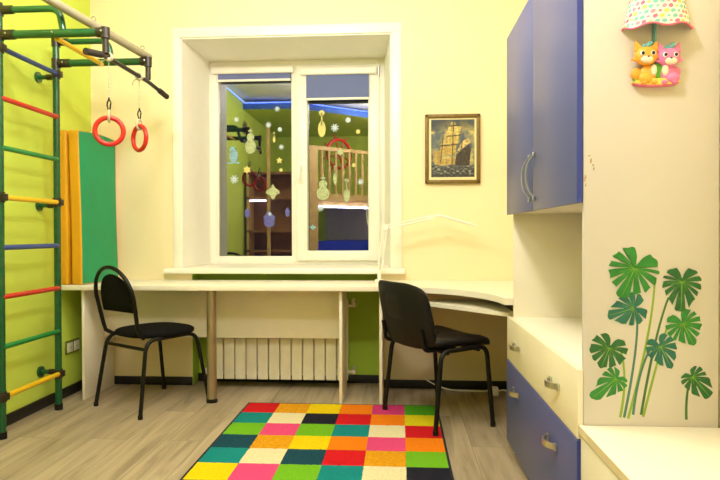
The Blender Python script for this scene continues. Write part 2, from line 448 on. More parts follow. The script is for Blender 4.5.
# ------------------------------------------------------------------ radiator
r = thing('radiator', (-.80, 3.93, 0), 'white sectional radiator below the window partly hidden by desk panel', 'radiator')
x0 = -1.247; wS = (.912) / 12
for i in range(12):
    a = x0 + i * wS
    m = MB()
    m.box(a + .003, a + wS - .003, 3.872, 3.890, .062, .60, .006, 3)
    m.box(a + wS * .42, a + wS * .58, 3.888, 3.96, .075, .59, .002)
    m.box(a + .006, a + wS - .006, 3.945, 3.958, .075, .59, .003)
    m.build('section', RAD, r)
m = MB(); m.cyl((x0 + .004, 3.925, .11), (x0 + 12 * wS - .004, 3.925, .11), .016); m.cyl((x0 + .004, 3.925, .55), (x0 + 12 * wS - .004, 3.925, .55), .016); m.build('header_pipe', RAD, r)
m = MB(); m.cyl((x0 - .055, 3.925, .11), (x0 + .01, 3.925, .11), .011); m.cyl((x0 - .055, 3.925, .11), (x0 - .055, NY, .11), .011); m.sphere((x0 - .05, 3.925, .11), .018); m.cyl((x0 - .05, 3.925, .10), (x0 - .05, 3.90, .10), .014); m.build('valve', RAD, r)
m = MB(); m.cyl((x0 + 12 * wS - .01, 3.925, .11), (x0 + 12 * wS + .04, 3.925, .11), .011); m.sphere((x0 + 12 * wS + .03, 3.925, .11), .018); m.cyl((x0 + 12 * wS + .03, 3.925, .11), (x0 + 12 * wS + .03, NY, .11), .010); m.build('valve', RAD, r)
m = MB(); m.cyl((x0 + 12 * wS - .01, 3.925, .55), (x0 + 12 * wS + .045, 3.925, .55), .011); m.cyl((x0 + 12 * wS + .03, 3.925, .55), (x0 + 12 * wS + .03, 3.925, .60), .014); m.cyl((x0 + 12 * wS + .03, 3.925, .55), (x0 + 12 * wS + .03, NY, .55), .010); m.build('valve', RAD, r)

# ------------------------------------------------------------------ right-hand furniture
X1 = .511; YN = 1.746; YFAR = 2.861
def bow_handle(m, c, axis, L, out, w, t):
    """a bowed strip handle on a face looking towards -X"""
    n = 12; pts = []
    for i in range(n + 1):
        s = -1 + 2 * i / n
        o = out * (1 - abs(s) ** 2.6)
        pts.append((s * L / 2, o))
    prof = []
    for i in range(n + 1):
        s, o = pts[i]
        ring = []
        for (dw, do) in ((-w / 2, 0), (w / 2, 0), (w / 2, t), (-w / 2, t)):
            if axis == 'Z': ring.append((c[0] - o - do, c[1] + dw, c[2] + s))
            else: ring.append((c[0] - o - do, c[1] + s, c[2] + dw))
        prof.append(ring)
    m.loft(prof)
    for sgn in (-1, 1):
        if axis == 'Z': m.box(c[0] - .009, c[0], c[1] - w * .6, c[1] + w * .6, c[2] + sgn * L / 2 - .012, c[2] + sgn * L / 2 + .006, .002)
        else: m.box(c[0] - .009, c[0], c[1] + sgn * L / 2 - .010, c[1] + sgn * L / 2 + .010, c[2] - w * .6, c[2] + w * .6, .002)

cab = thing('wall_cabinet', (.71, 2.3, 1.12), 'tall blue two-door wall cabinet above the open niche at right', 'cabinet')
m = MB()
m.box(X1 + .018, WR - .002, YN + .016, YFAR - .002, 1.122, 1.140, .001); m.box(X1 + .018, WR - .002, YN + .016, YFAR - .002, 1.935, 1.953, .001)
m.box(X1 + .018, WR - .002, YFAR - .018, YFAR, 1.122, 1.953, .001); m.box(X1 + .018, WR - .002, YN + .016, YN + .032, 1.122, 1.953, .001)
m.box(WR - .02, WR - .002, YN + .016, YFAR, 1.122, 1.953, .001)
m.build('carcass', PANEL, cab)
for (a, b, hy) in ((2.316, YFAR, 2.352), (YN + .002, 2.311, 2.276)):
    m = MB(); m.box(X1, X1 + .017, a, b, 1.117, 1.953, .0025); m.mi = 1; m.box(X1 + .0008, X1 + .0165, a - .0012 if a < 2 else a + .001, a + .004, 1.119, 1.951)
    dr = m.build('door', [BLUE, BLUE_E], cab)
    m = MB(); bow_handle(m, (X1, hy, 1.247), 'Z', .165, .030, .012, .005); m.build('handle', CHROME, dr)

ch = thing('drawer_chest', (.71, 2.3, 0), 'chest with cream upper and blue lower drawer under open niche', 'chest of drawers')
ZT = .632
m = MB()
m.box(X1 + .019, WR - .002, YN + .018, YFAR - .001, ZT - .018, ZT, .001)
m.box(X1 + .019, WR - .002, YFAR - .018, YFAR - .001, .048, ZT - .018, .001); m.box(X1 + .019, WR - .002, YN + .018, YN + .035, .048, ZT - .018, .001)
m.box(X1 + .019, WR - .002, YN + .035, YFAR - .018, .048, .066, .001); m.box(WR - .012, WR - .002, YN + .035, YFAR - .018, .066, ZT - .018, .001)
m.build('carcass', WHITE, ch)
m = MB(); m.box(X1 + .03, WR - .002, YFAR - .018, YFAR - .001, ZT, 1.122, .001); m.build('niche_side', WHITE, ch)
m = MB(); m.box(WR - .014, WR - .002, YN + .03, YFAR - .018, ZT, 1.122, .001); m.build('niche_back', WHITE, ch)
m = MB(); m.box(X1 + .002, X1 + .018, YN - .002, YFAR, .434, ZT + .004, .0025); m.mi = 1; m.box(X1 + .003, X1 + .0172, YN - .0032, YN, .436, ZT + .002)
dw = plabel(m.build('drawer', [CREAM, WHITE], ch), 'cream upper drawer front')
for y in (2.61, 1.99):
    m = MB(); bow_handle(m, (X1 + .002, y, .534), 'Y', .098, .026, .020, .006); m.build('handle', CHROME, dw)
m = MB(); m.box(X1, X1 + .018, YN - .002, YFAR, .047, .431, .0025); m.mi = 1; m.box(X1 + .001, X1 + .0172, YN - .0032, YN, .049, .429)
dw = plabel(m.build('drawer', [BLUE, BLUE_E], ch), 'blue lower drawer front')
for y in (2.62, 2.01):
    m = MB(); bow_handle(m, (X1, y, .333), 'Y', .098, .028, .020, .006); m.build('handle', CHROME, dw)
for (x, y) in ((X1 + .04, YFAR - .05), (X1 + .04, YN + .10), (WR - .05, YFAR - .05), (WR - .05, YN + .10)):
    m = MB(); m.cyl((x, y, 0), (x, y, .048), .018); m.build('foot', PLASTIC_W, ch)

pn = thing('wardrobe_side_panel', (.72, YN, 0), 'tall off-white wardrobe side panel with chipped edge at right', 'panel')
m = MB(); m.box(.530, WR - .006, YN - .002, YN + .014, 0.0, ZC - .002, .0015); side = m.build('board', PANEL, pn)
for (u0, z0, dx, dz) in ((.545, 1.252, .009, .004), (.550, 1.238, .005, .016), (.556, 1.225, .006, .006), (.558, 1.214, .004, .012), (.534, 1.188, .005, .020), (.535, 1.168, .003, .010)):
    n = 9; poly = []
    for i in range(n):
        a = 2 * PI * i / n; k = random.uniform(.6, 1.1)
        poly.append((u0 + dx * k * math.cos(a) * .6 + .4 * dz * math.sin(a) * .2, z0 + dz * k * math.sin(a) * .6))
    m = MB(); m.fan((u0, z0), poly, YN - .0026, YN - .002); m.build('chipped_patch', CHIP, side)

bn = thing('storage_bench', (.72, 1.3, 0), 'low white storage bench with drawer in front of the leaf decals', 'bench')
m = MB(); m.box(.517, WR - .004, .62, YN - .003, .450, .476, .003); m.mi = 1; m.box(.5165, .5185, .622, YN - .004, .4515, .4745); m.build('bench_top', [WHITE, EDGE], bn)
m = MB()
m.box(.540, WR - .004, .64, YN - .004, .02, .449, .002); m.build('carcass', WHITE, bn)
for (a, b) in ((1.19, YN - .006), (.64, 1.184)):
    m = MB(); m.box(.521, .539, a, b, .035, .444, .003); dr = m.build('drawer', CREAM, bn)
    m = MB(); bow_handle(m, (.521, (a + b) / 2 + .08, .362), 'Y', .098, .026, .020, .006); m.build('handle', CHROME, dr)
m = MB(); m.box(.56, WR - .03, .68, YN - .05, 0, .02); m.build('plinth', EDGE, bn)

# ------------------------------------------------------------------ wall bars
XL_, Y1, Y2 = -2.000, 2.852, 3.350
wb = thing('wall_bars', (XL_, 3.1, 0), 'green climbing wall bars with coloured rungs standing at left wall', 'wall bars')
for y in (Y1, Y2):
    m = MB(); m.cyl((XL_, y, .03), (XL_, y, 2.185), .019, 18); up = m.build('upright', GREENM, wb)
    m = MB()
    for k in range(40):
        z = .12 + k * .05
        m.cyl((XL_ + .0185, y, z), (XL_ + .0196, y, z), .0045, 8)
        m.cyl((XL_ + .006, y - .0182, z), (XL_ + .006, y - .0192, z), .0045, 8)
    h = m.build('adjustment_hole', JOINT, up); h['kind'] = 'stuff'
    m = MB(); m.cyl((XL_, y, 0), (XL_, y, .035), .0225, 18); plabel(m.build('foot', BLKPLASTIC, up), 'black rubber foot')
    m = MB(); m.cyl((XL_, y, 2.183), (XL_, y, 2.19), .0195, 18); m.build('cap', JOINT, up)
rungs = [(1.966, RUNGB, 'blue'), (1.716, RUNGR, 'red'), (1.467, RUNGG, 'green'), (1.217, RUNGY, 'yellow'), (.964, RUNGB, 'blue'), (.715, RUNGR, 'red'), (.463, RUNGG, 'green'), (.212, RUNGY, 'yellow')]
for z, mm, nm in rungs:
    m = MB(); m.cyl((XL_ + .009, Y1 + .004, z), (XL_ + .009, Y2 - .016, z), .0135, 14)
    m.sphere((XL_ + .009, Y2 - .016, z), .0138, seg=12, rings=8); m.sphere((XL_ + .009, Y1 + .004, z), .0138, seg=12, rings=8)
    plabel(m.build('rung', mm, wb), nm + ' rung')
for z in (1.217, .212, 1.966):
    for y in (Y1, Y2):
        m = MB(); m.cyl((XL_, y, z - .026), (XL_, y, z + .026), .0235, 18); m.box(XL_ - .004, XL_ + .032, y - .02, y + .02, z - .018, z + .018, .004); m.build('clamp', JOINT, wb)
# overhang: straight arms, curved braces
for y in (Y1, Y2):
    m = MB(); m.cyl((XL_ + .02, y, 2.029), (-1.452, y, 2.029), .0205, 18); ar = m.build('arm', GREENM, wb)
    m = MB(); m.cyl((XL_, y, 2.002), (XL_, y, 2.056), .0245, 18); m.cyl((XL_ + .018, y, 2.029), (XL_ + .085, y, 2.029), .0245, 18); m.build('socket_joint', JOINT, ar)
    m = MB(); m.cyl((-1.448, y, 1.998), (-1.448, y, 2.052), .0215, 18); m.cyl((-1.490, y, 2.029), (-1.445, y, 2.029), .0242, 18); m.cyl((-1.448, y, 1.925), (-1.448, y, 1.995), .015, 14)
    m.build('hanger_bracket', JOINT, ar)
    for (xx, zz) in ((-1.46, 2.03), (-1.71, 2.03), (XL_ + .05, 2.03)):
        m = MB(); m.sphere((xx, y - .022, zz), .006, seg=8, rings=6); m.build('bolt', CHROME, ar)
    m = MB(); m.tube(fillet([(XL_ + .015, y, 2.153), (-1.685, y, 2.153), (-1.665, y, 2.045)], .085, 8), .0165, 14); br = m.build('brace', GREENM, wb)
    m = MB(); m.cyl((XL_, y, 2.126), (XL_, y, 2.178), .0245, 18); m.cyl((XL_ + .018, y, 2.153), (XL_ + .075, y, 2.153), .0215, 16); m.build('socket_joint', JOINT, br)
m = MB(); m.cyl((-1.712, Y1 + .02, 2.012), (-1.712, Y2 - .02, 2.012), .0125, 14); plabel(m.build('rung', RUNGY, wb), 'yellow overhead rung')
pb = MB(); pb.tube(fillet([(-1.475, 2.72, 1.895), (-1.448, 2.845, 1.912), (-1.448, 3.355, 1.912), (-1.440, 3.60, 1.884)], .05, 5), .0115, 14); bar = pb.build('pull_up_bar', JOINT, wb)
m = MB(); m.tube([(-1.476, 2.715, 1.8945), (-1.453, 2.82, 1.909)], .0165, 16); m.build('grip', FOAMGRIP, bar)
m = MB(); m.tube([(-1.4425, 3.50, 1.8955), (-1.4395, 3.605, 1.8835)], .0165, 16); m.build('grip', FOAMGRIP, bar)
pl = MB(); pl.cyl((-1.462, 3.40, 2.066), (-1.755, 2.30, 2.182), .0225, 18); pole = pl.build('overhead_pole', GREYPOLE, wb)
dirp = Vector((-1.755 + 1.462, 2.30 - 3.40, 2.182 - 2.066)).normalized()
for k in (.06, .44, .84):
    c = Vector((-1.462, 3.40, 2.066)) + dirp * k + Vector((0, 0, .032))
    m = MB(); m.tube(arc(c, .012, 0, 360, 14, 'XZ')[:-1], .003, 6, closed=True); m.cyl(c - Vector((0, 0, .012)), c - Vector((0, 0, .022)), .003, 6); m.build('eye_hook', GREYPOLE, pole)
# wall mounts
for (y, z) in ((Y2, 1.950), (Y2, 1.200), (Y2, .222), (Y1, 1.945), (Y1, 1.185), (Y1, .222)):
    m = MB(); m.cyl((WL + .001, y, z), (WL + .012, y, z), .032, 18); m.cyl((WL + .01, y, z), (XL_ - .015, y, z), .013, 14); mt = m.build('wall_mount', GREENM, wb)
    m = MB(); m.cyl((XL_ - .055, y, z), (XL_ - .01, y, z), .017, 14); m.build('sleeve', JOINT, mt)

# gymnastic rings hung on the bar
def gym_ring(x, y, zc, R, rz, zbar, label):
    t = thing('gymnastic_ring', (x, y, zc - R), label, 'gymnastic ring', group='red gymnastic rings on the bar')
    rot = Matrix.Rotation(rz, 3, 'Z')
    m = MB(); pts = []
    for i in range(40):
        a = 2 * PI * i / 40
        p = rot @ Vector((R * math.cos(a), 0, R * math.sin(a))); pts.append((x + p.x, y + p.y, zc + p.z))
    m.tube(pts, .0122, 12, closed=True); m.build('ring', REDRING, t)
    zt = zc + R
    m = MB(); lp = []
    for i in range(16):
        a = 2 * PI * i / 16; p = rot @ Vector((0, .017 * math.cos(a), 0)); lp.append((x + p.x, y + p.y, zt + .008 + .028 * math.sin(a)))
    m.tube(lp, .006, 8, closed=True); m.build('loop', ROPE, t)
    m = MB(); cp = [(x + .010 * math.cos(a) * (1.0 if math.sin(a) > 0 else .7), y, zt + .062 + .026 * math.sin(a)) for a in [2 * PI * i / 16 for i in range(16)]]
    m.tube(cp, .0038, 8, closed=True); m.cyl((x, y, zt + .085), (x, y, zt + .10), .005, 8); m.build('carabiner', BLKMETAL, t)
    m = MB(); n = 40
    z0 = zt + .095
    for ph in (0, PI):
        m.tube([(x + .0018 * math.cos(ph + i * .9), y + .0018 * math.sin(ph + i * .9), z0 + (zbar - z0) * i / n) for i in range(n + 1)], .0019, 6)
    m.build('rope', ROPE, t)
    m = MB()
    for k in range(3):
        lp = []
        for i in range(18):
            a = 2 * PI * i / 18; lp.append((x + .0185 * math.cos(a), y - .010 + .009 * k + .004 * math.sin(a * 2), zbar + .003 + .0185 * math.sin(a)))
        m.tube(lp, .0042, 7, closed=True)
    m.tube(fillet([(x - .004, y - .014, zbar - .012), (x - .026, y - .018, zbar - .022), (x - .034, y - .016, zbar - .050)], .012, 4), .0035, 7)
    m.sphere((x + .006, y - .014, zbar - .014), .011, seg=10, rings=7)
    m.build('knot', ROPE, t)
    return t
gym_ring(-1.446, 2.880, 1.546, .0665, math.radians(20), 1.912, 'red gymnastic ring nearest the climbing frame front, facing the viewer')
gym_ring(-1.456, 3.250, 1.570, .0680, math.radians(-36), 1.912, 'red gymnastic ring further back near the window, turned sideways')

# ------------------------------------------------------------------ folded gym mat on the desk
gm = thing('gym_mat', (-2.02, 3.74, ZD), 'folded green and yellow gym mat standing upright on the desk', 'gym mat')
def mat_panel(xa, xb, skew, gside):
    m = MB()
    ny, nz = 14, 26; y0, y1, z0, z1 = 3.512, 3.925, ZD + .001, 1.674
    for f in range(2): pass
    # box with rounded corners, a bulge and a slight sag
    vs = m.box(xa, xb, y0, y1, z0, z1, .012, 3)
    bmesh.ops.subdivide_edges(m.bm, edges=m.bm.edges[:], cuts=6, use_grid_fill=True)
    for v in m.bm.verts:
        t = (v.co.z - z0) / (z1 - z0); s = (v.co.y - y0) / (y1 - y0)
        b = math.sin(PI * min(1, max(0, t))) * math.sin(PI * min(1, max(0, s)))
        mid = (xa + xb) / 2
        v.co.x += (v.co.x - mid) / (xb - xa) * 2 * .006 * b
        v.co.x += skew * (1 - t) + (.030 * s if gside > 0 else 0) + .003 * math.sin(t * 5 + s * 2)
        if t > .9: v.co.z += .012 * math.sin(PI * s) - .004
    o = m.build('mat_panel', [MATYEL, MATGREEN], gm, angle=60)
    for p in o.data.polygons:
        if p.normal.x * gside > .75: p.material_index = 1
    return o
mat_panel(-2.106, -2.034, -.0, -1)
mat_panel(-2.024, -1.956, .014, 1)
m = MB(); m.prism([(-2.07, 1.668), (-1.99, 1.668), (-1.99, 1.674), (-2.07, 1.674)], 3.60, 3.90, 'Y'); m.build('hinge_flap', MATYEL, gm)

# ------------------------------------------------------------------ chairs (built in local axes: +Y forward)
def chair_axes(c, fwd): return math.atan2(-fwd[0], fwd[1])
# left: bistro chair with hoop back
t = thing('hoop_back_chair', (-1.500, 3.516, 0), 'black chair with hoop back and rounded seat pulled to window desk', 'chair', rz=chair_axes(None, (.533, .846)))
hw, fd, bd = .225, .239, -.239
for s in (-1, 1):
    m = MB(); m.tube(fillet([(s * hw, bd, .012), (s * (hw - .03), bd + .060, .425), (s * (hw - .035), fd - .065, .425), (s * hw, fd, .012)], .07, 7), .0115, 12)
    lgo = m.build('leg_frame', BLKMETAL, t, local=True)
    for y in (bd, fd):
        m = MB(); m.cyl((s * hw, y, 0), (s * hw, y, .022), .0135, 12); m.build('foot', BLKPLASTIC, lgo, local=True)
m = MB(); m.tube([(-(hw - .028), bd + .052, .375), (hw - .028, bd + .052, .375)], .010, 10); m.tube([(-(hw - .035), .06, .425), (hw - .035, .06, .425)], .009, 10); m.build('cross_bar', BLKMETAL, t, local=True)
# seat: rounded D with domed cushion
def superell(a, b, n, k):
    return [(math.copysign(abs(math.cos(2 * PI * i / n)) ** (2 / k) * a, math.cos(2 * PI * i / n)), math.copysign(abs(math.sin(2 * PI * i / n)) ** (2 / k) * b, math.sin(2 * PI * i / n))) for i in range(n)]
m = MB(); base = superell(.213, .213, 48, 2.7)
m.loft([[(x * f, y * f + .015, z) for (x, y) in base] for f, z in ((.90, .427), (.985, .431), (1.0, .442), (.985, .453), (.93, .460), (.75, .465), (.4, .468), (.05, .469))])
m.build('seat', BLKFABRIC, t, local=True, angle=70)
# hoop
hp = []
hz0, hzc, hr = .425, .664, .178
def lean(z): return -.205 - .085 * ((z - .43) / .43)
hp.append((-.150, -.165, .432)); hp.append((-.172, -.205, .460))
for i in range(9): 
    z = .50 + (hzc - .50) * i / 8; hp.append((-.172 - .016 * i / 8, lean(z), z))
for i in range(1, 24):
    a = PI - PI * i / 24; z = hzc + .178 * math.sin(a); hp.append((.188 * math.cos(a), lean(z), z))
for i in range(9):
    z = hzc - (hzc - .50) * i / 8; hp.append((.172 + .016 * (8 - i) / 8, lean(z), z))
hp.append((.172, -.205, .460)); hp.append((.150, -.165, .432))
m = MB(); m.tube(hp, .0115, 12); m.build('hoop_back', BLKMETAL, t, local=True)
# pad: half disc, curved round the sitter
m = MB(); rows = []
outline = [(-.166, .580)] + [(-.168 * math.cos(PI * i / 26), .630 + .172 * math.sin(PI * i / 26)) for i in range(27)] + [(.166, .580)]
nz = len(outline)
cen = (0, .66)
ringsF = []
for f, off in ((.02, .006), (.5, .006), (.9, .008), (.985, .014), (1.0, .020), (.985, .027), (.9, .033), (.5, .036), (.02, .036)):
    rg = []
    for (x, z) in outline:
        xx = cen[0] + (x - cen[0]) * f; zz = cen[1] + (z - cen[1]) * f
        rg.append((xx, lean(zz) + off - .016 * (1 - (xx / .17) ** 2), zz))
    ringsF.append(rg)
m.loft(ringsF); m.build('backrest', BLKFABRIC, t, local=True, angle=70)

# right: office visitor chair
t = thing('visitor_chair', (.207, 3.307, 0), 'black vinyl office chair with wide backrest facing the corner desk', 'chair', rz=chair_axes(None, (.85, .526)))
hw, fd, bd = .252, .186, -.186
for s in (-1, 1):
    m = MB(); m.tube(fillet([(s * hw, bd, .026), (s * (hw - .012), bd + .045, .425), (s * (hw - .012), fd - .035, .432), (s * hw, fd, .012)], .055, 7), .0125, 12)
    lgo = m.build('leg_frame', BLKMETAL, t, local=True)
    for y in (bd, fd):
        zf = .0125 if y < 0 else 0; m = MB(); m.cyl((s * hw, y, zf), (s * hw, y, zf + .024), .0145, 12); m.build('foot', BLKPLASTIC, lgo, local=True)
m = MB(); m.tube([(-.24, .10, .418), (.24, .10, .418)], .0115, 10); m.tube([(-.24, -.10, .416), (.24, -.10, .416)], .0115, 10); m.build('cross_bar', BLKMETAL, t, local=True)
for s in (-1, 1):
    m = MB(); m.tube(fillet([(s * .190, -.02, .428), (s * .190, -.214, .428), (s * .190, -.224, .50), (s * .190, -.232, .54)], .05, 7), .011, 12); m.build('back_tube', BLKMETAL, t, local=True)
m = MB(); base = superell(.235, .215, 48, 5); rr = []
for f, z in ((.93, .432), (.985, .438), (1.0, .450), (.99, .463), (.95, .472), (.8, .477), (.4, .474), (.05, .473)):
    rg = []
    for (x, y) in base:
        yy = y * f + .02; dz = -.030 * max(0, (yy - .12) / .115) ** 2 + .006 * max(0, (-yy - .05) / .15) + .008 * (x / .235) ** 2
        rg.append((x * f, yy, z + dz))
    rr.append(rg)
m.loft(rr); m.build('seat', BLKVINYL, t, local=True, angle=70)
def back_shell(m, a, b, cz, y_off, thick, k=4.0, curv=.045):
    base = superell(a, b, 56, k); rr = []
    for f, o in ((.02, 0), (.5, 0), (.9, .002), (.97, .006), (1.0, thick * .5), (.97, thick - .006), (.9, thick - .001), (.5, thick), (.02, thick)):
        rg = []
        for (x, z) in base:
            xx, zz = x * f, cz + z * f
            tz = (zz - .47) / .33
            yb = -.232 - .070 * tz + curv * (xx / .23) ** 2 + (.030 * max(0, .25 - tz) ** 1.2)
            rg.append((xx * (1 - .06 * tz), yb + y_off + o, zz))
        rr.append(rg)
    m.loft(rr)
m = MB(); back_shell(m, .242, .174, .602, -.012, .020, 5.0); bs = m.build('back_shell', BLKPLASTIC, t, local=True, angle=60)
m = MB(); back_shell(m, .085, .070, .640, -.0165, .010, 7); m.build('shell_inset', BLKPLASTIC, bs, local=True, angle=60)
m = MB(); back_shell(m, .230, .165, .602, .008, .038, 5.0); m.build('backrest', BLKVINYL, t, local=True, angle=60)

# ------------------------------------------------------------------ rug
rg = thing('patchwork_rug', (-.344, 2.8, 0), 'multicoloured patchwork rug with dark border on the wooden floor', 'rug')
CC = dict(R=(214, 26, 34), T=(22, 138, 134), G=(118, 186, 34), D=(26, 72, 86), Y=(246, 212, 10), O=(250, 132, 16), P=(236, 78, 130), C=(240, 226, 176), N=(34, 34, 46), A=(246, 160, 24), L=(222, 204, 20), M=(214, 60, 120), E=(80, 160, 26))
rowsC = ['RAYOME', 'TCNROL', 'GPGTCR', 'DAYOPO', 'TCDRAG', 'YPGTCN', 'DAYRPT', 'TCGOAY', 'RGTYPC']
keys = list(CC); rmats = []
for k in keys: rmats.append(mat('rug_' + k, CC[k], 0.95, spec=0.15, var=0.35 if k in 'DA' else 0.10, scale=160 if k in 'DA' else 90, bump=0.5, bscale=700))
xl, xr, yr, sq = -.914, .226, 3.528, .186
m = MB(); m.box(xl, xr, yr - .026 - 9 * sq, yr, .0005, .0095, .003); m.build('border', RUGBORDER, rg)
m = MB(); nsub = 12
for j, row in enumerate(rowsC):
    for i, kk in enumerate(row):
        m.mi = keys.index(kk)
        a = xl + .013 + i * sq; b = yr - .013 - (j + 1) * sq; vs = []
        for q in range(nsub + 1):
            for p in range(nsub + 1):
                X = a + sq * p / nsub; Y = b + sq * q / nsub
                edge = 1.0 if (p in (0, nsub) or q in (0, nsub)) else 0.0
                z = .0105 + .0012 * noise.noise(Vector((X * 55, Y * 55, 0))) - .0006 * edge
                vs.append(m.bm.verts.new((min(max(X + .0016 * noise.noise(Vector((X * 40, Y * 40, 3))), xl + .012), xr - .012), Y + .0016 * noise.noise(Vector((X * 40, Y * 40, 9))), z)))
        for q in range(nsub):
            for p in range(nsub):
                f = m.bm.faces.new((vs[q * (nsub + 1) + p], vs[q * (nsub + 1) + p + 1], vs[(q + 1) * (nsub + 1) + p + 1], vs[(q + 1) * (nsub + 1) + p])); f.material_index = m.mi
m.build('pile_field', rmats, rg, recalc=False)

# ------------------------------------------------------------------ picture
def colour_layer(o, fn):
    me = o.data; ca = me.color_attributes.new('Col', 'FLOAT_COLOR', 'POINT')
    for i, v in enumerate(me.vertices): ca.data[i].color = tuple(s2l(fn(v.co))) + (1,)
pc = thing('framed_picture', (.352, YB - .02, 1.358), 'gold framed painting of a sailing ship right of the window', 'picture')
px0, px1, pz0, pz1 = .172, .532, 1.358, 1.814
m = MB(); t_ = .024
for (a, b, c, dd) in ((px0, px0 + t_, pz0, pz1), (px1 - t_, px1, pz0, pz1), (px0, px1, pz0, pz0 + t_), (px0, px1, pz1 - t_, pz1)): m.box(a, b, YB - .026, YB - .002, c, dd, .006, 3)
m.build('frame', GOLD, pc)
m = MB(); m.box(px0 + .02, px1 - .02, YB - .012, YB - .006, pz0 + .02, pz1 - .02); m.build('mount', MOUNT, pc)
ix0, ix1, iz0, iz1 = px0 + .040, px1 - .037, pz0 + .043, pz1 - .035
m = MB(); NX, NZ = 96, 126; V = [[m.bm.verts.new((ix0 + (ix1 - ix0) * i / NX, YB - .0135, iz0 + (iz1 - iz0) * j / NZ)) for i in range(NX + 1)] for j in range(NZ + 1)]
for j in range(NZ):
    for i in range(NX): m.bm.faces.new((V[j][i], V[j][i + 1], V[j + 1][i + 1], V[j + 1][i]))
can = m.build('canvas', attr_mat('painted_canvas', .5), pc, recalc=False)
def inside(p, poly):
    x, y = p; c = False; n = len(poly)
    for i in range(n):
        x0_, y0_ = poly[i]; x1_, y1_ = poly[(i + 1) % n]
        if (y0_ > y) != (y1_ > y) and x < (x1_ - x0_) * (y - y0_) / (y1_ - y0_) + x0_: c = not c
    return c
SAILS = [([(.40, .88), (.66, .90), (.70, .86), (.66, .74), (.36, .72)], (226, 206, 110)), ([(.34, .71), (.66, .73), (.64, .69), (.62, .58), (.24, .56), (.20, .55)], (214, 190, 96)),
         ([(.22, .53), (.58, .56), (.56, .40), (.18, .38)], (204, 176, 84)), ([(.05, .44), (.20, .46), (.26, .28), (.04, .28)], (190, 162, 78)), ([(.72, .62), (.86, .68), (.90, .60), (.66, .46), (.60, .46)], (228, 206, 126)),
         ([(.04, .30), (.55, .34), (.56, .22), (.08, .22)], (196, 168, 84)), ([(.46, .96), (.56, .95), (.58, .91), (.44, .90)], (196, 178, 100))]
HULL = [(.58, .40), (.70, .46), (.88, .56), (.92, .48), (.88, .18), (.60, .14), (.55, .24)]
def mixc(a, b, t): t = max(0, min(1, t)); return tuple(a[k] * (1 - t) + b[k] * t for k in range(3))
def paint(co):
    x = (co.x + pc.location.x - ix0) / (ix1 - ix0); z = (co.z + pc.location.z - iz0) / (iz1 - iz0)
    n1 = noise.fractal(Vector((x * 4, z * 5, 1.3)), 1.0, 2.0, 5); n2 = noise.noise(Vector((x * 24, z * 30, 7)))
    c = mixc((78, 88, 92), (214, 192, 110), .42 + 1.3 * n1)
    if z > .8: c = mixc(c, (48, 52, 54), .65 * (z - .8) / .2 + .5 * max(0, 1 - x / .4) + n1 * .5)
    if .5 < z < .75 and x < .3: c = mixc(c, (84, 94, 100), .75 * (1 - x / .3))
    for poly, pcx in SAILS:
        if inside((x, z), poly): c = mixc(pcx, (120, 92, 44), .25 + .5 * n2 + .25 * math.sin(x * 40) * .5)
    for (xa, za, xb, zb) in ((.52, .95, .48, .2), (.28, .72, .22, .25), (.36, .71, .68, .73), (.22, .545, .62, .57), (.72, .62, .64, .2), (.40, .885, .68, .90)):
        tt = max(0, min(1, ((x - xa) * (xb - xa) + (z - za) * (zb - za)) / ((xb - xa) ** 2 + (zb - za) ** 2)))
        dd = math.hypot(x - xa - tt * (xb - xa), z - za - tt * (zb - za))
        if dd < .010: c = (70, 56, 30)
    if inside((x, z), HULL): c = mixc((44, 40, 34), (104, 84, 44), .2 + n2)
    if z < .20: c = mixc((44, 46, 48), (170, 166, 140), .28 + 1.1 * noise.noise(Vector((x * 14, z * 46, 2))) + .3 * n2)
    if z < .05: c = mixc(c, (30, 32, 36), .5)
    return c
colour_layer(can, paint)

# ------------------------------------------------------------------ desk lamp
lp = thing('desk_lamp', (-.128, 3.80, ZD), 'white articulated desk lamp on the corner of the desk', 'lamp')
m = MB(); m.box(-.155, -.100, 3.775, 3.825, ZD, ZD + .018, .004); m.cyl((-.128, 3.80, ZD + .018), (-.128, 3.80, ZD + .075), .012); m.build('base', PLASTIC_W, lp)
A_, B_, C_ = Vector((-.126, 3.80, ZD + .07)), Vector((-.088, 3.80, 1.070)), Vector((.203, 3.80, 1.132))
def rods(a, b, w, nm):
    dv = (b - a).normalized(); nv = Vector((dv.z, 0, -dv.x)) * w
    m = MB()
    for s in (-1, 1): m.cyl(a + nv * s, b + nv * s, .0052, 10)
    return m.build(nm, PLASTIC_W, lp)
la = rods(A_, B_, .012, 'lower_arm')
m = MB()
for k in range(14): m.tube(arc((-.123 + .0018 * k * .5, 3.80, .80 + .006 * k), .0055, 0, 360, 10, 'XY')[:-1], .0012, 5, closed=True)
m.build('spring', CHROME, la)
rods(B_ + Vector((.01, 0, .002)), C_, .009, 'upper_arm')
m = MB(); m.cyl(B_ + Vector((0, -.014, 0)), B_ + Vector((0, .014, 0)), .019, 20); m.build('elbow_joint', PLASTIC_W, lp)
m = MB(); m.cyl(C_ + Vector((0, -.012, 0)), C_ + Vector((0, .012, 0)), .016, 18); m.tube([C_, C_ + Vector((.035, 0, .014)), (.266, 3.80, 1.142)], .007, 10); m.build('neck_joint', PLASTIC_W, lp)
m = MB(); a, b = Vector((.262, 3.80, 1.144)), Vector((.462, 3.80, 1.086)); ang = math.atan2(b.z - a.z, b.x - a.x)
m.box(0, (b - a).length, -.018, .018, -.007, .007, .005, 3)
for v in m.bm.verts: v.co = a + Matrix.Rotation(-ang, 3, 'Y') @ v.co
m.tube([b, b + Vector((.036, 0, -.010))], .004, 8)
m.build('lamp_head', PLASTIC_W, lp)

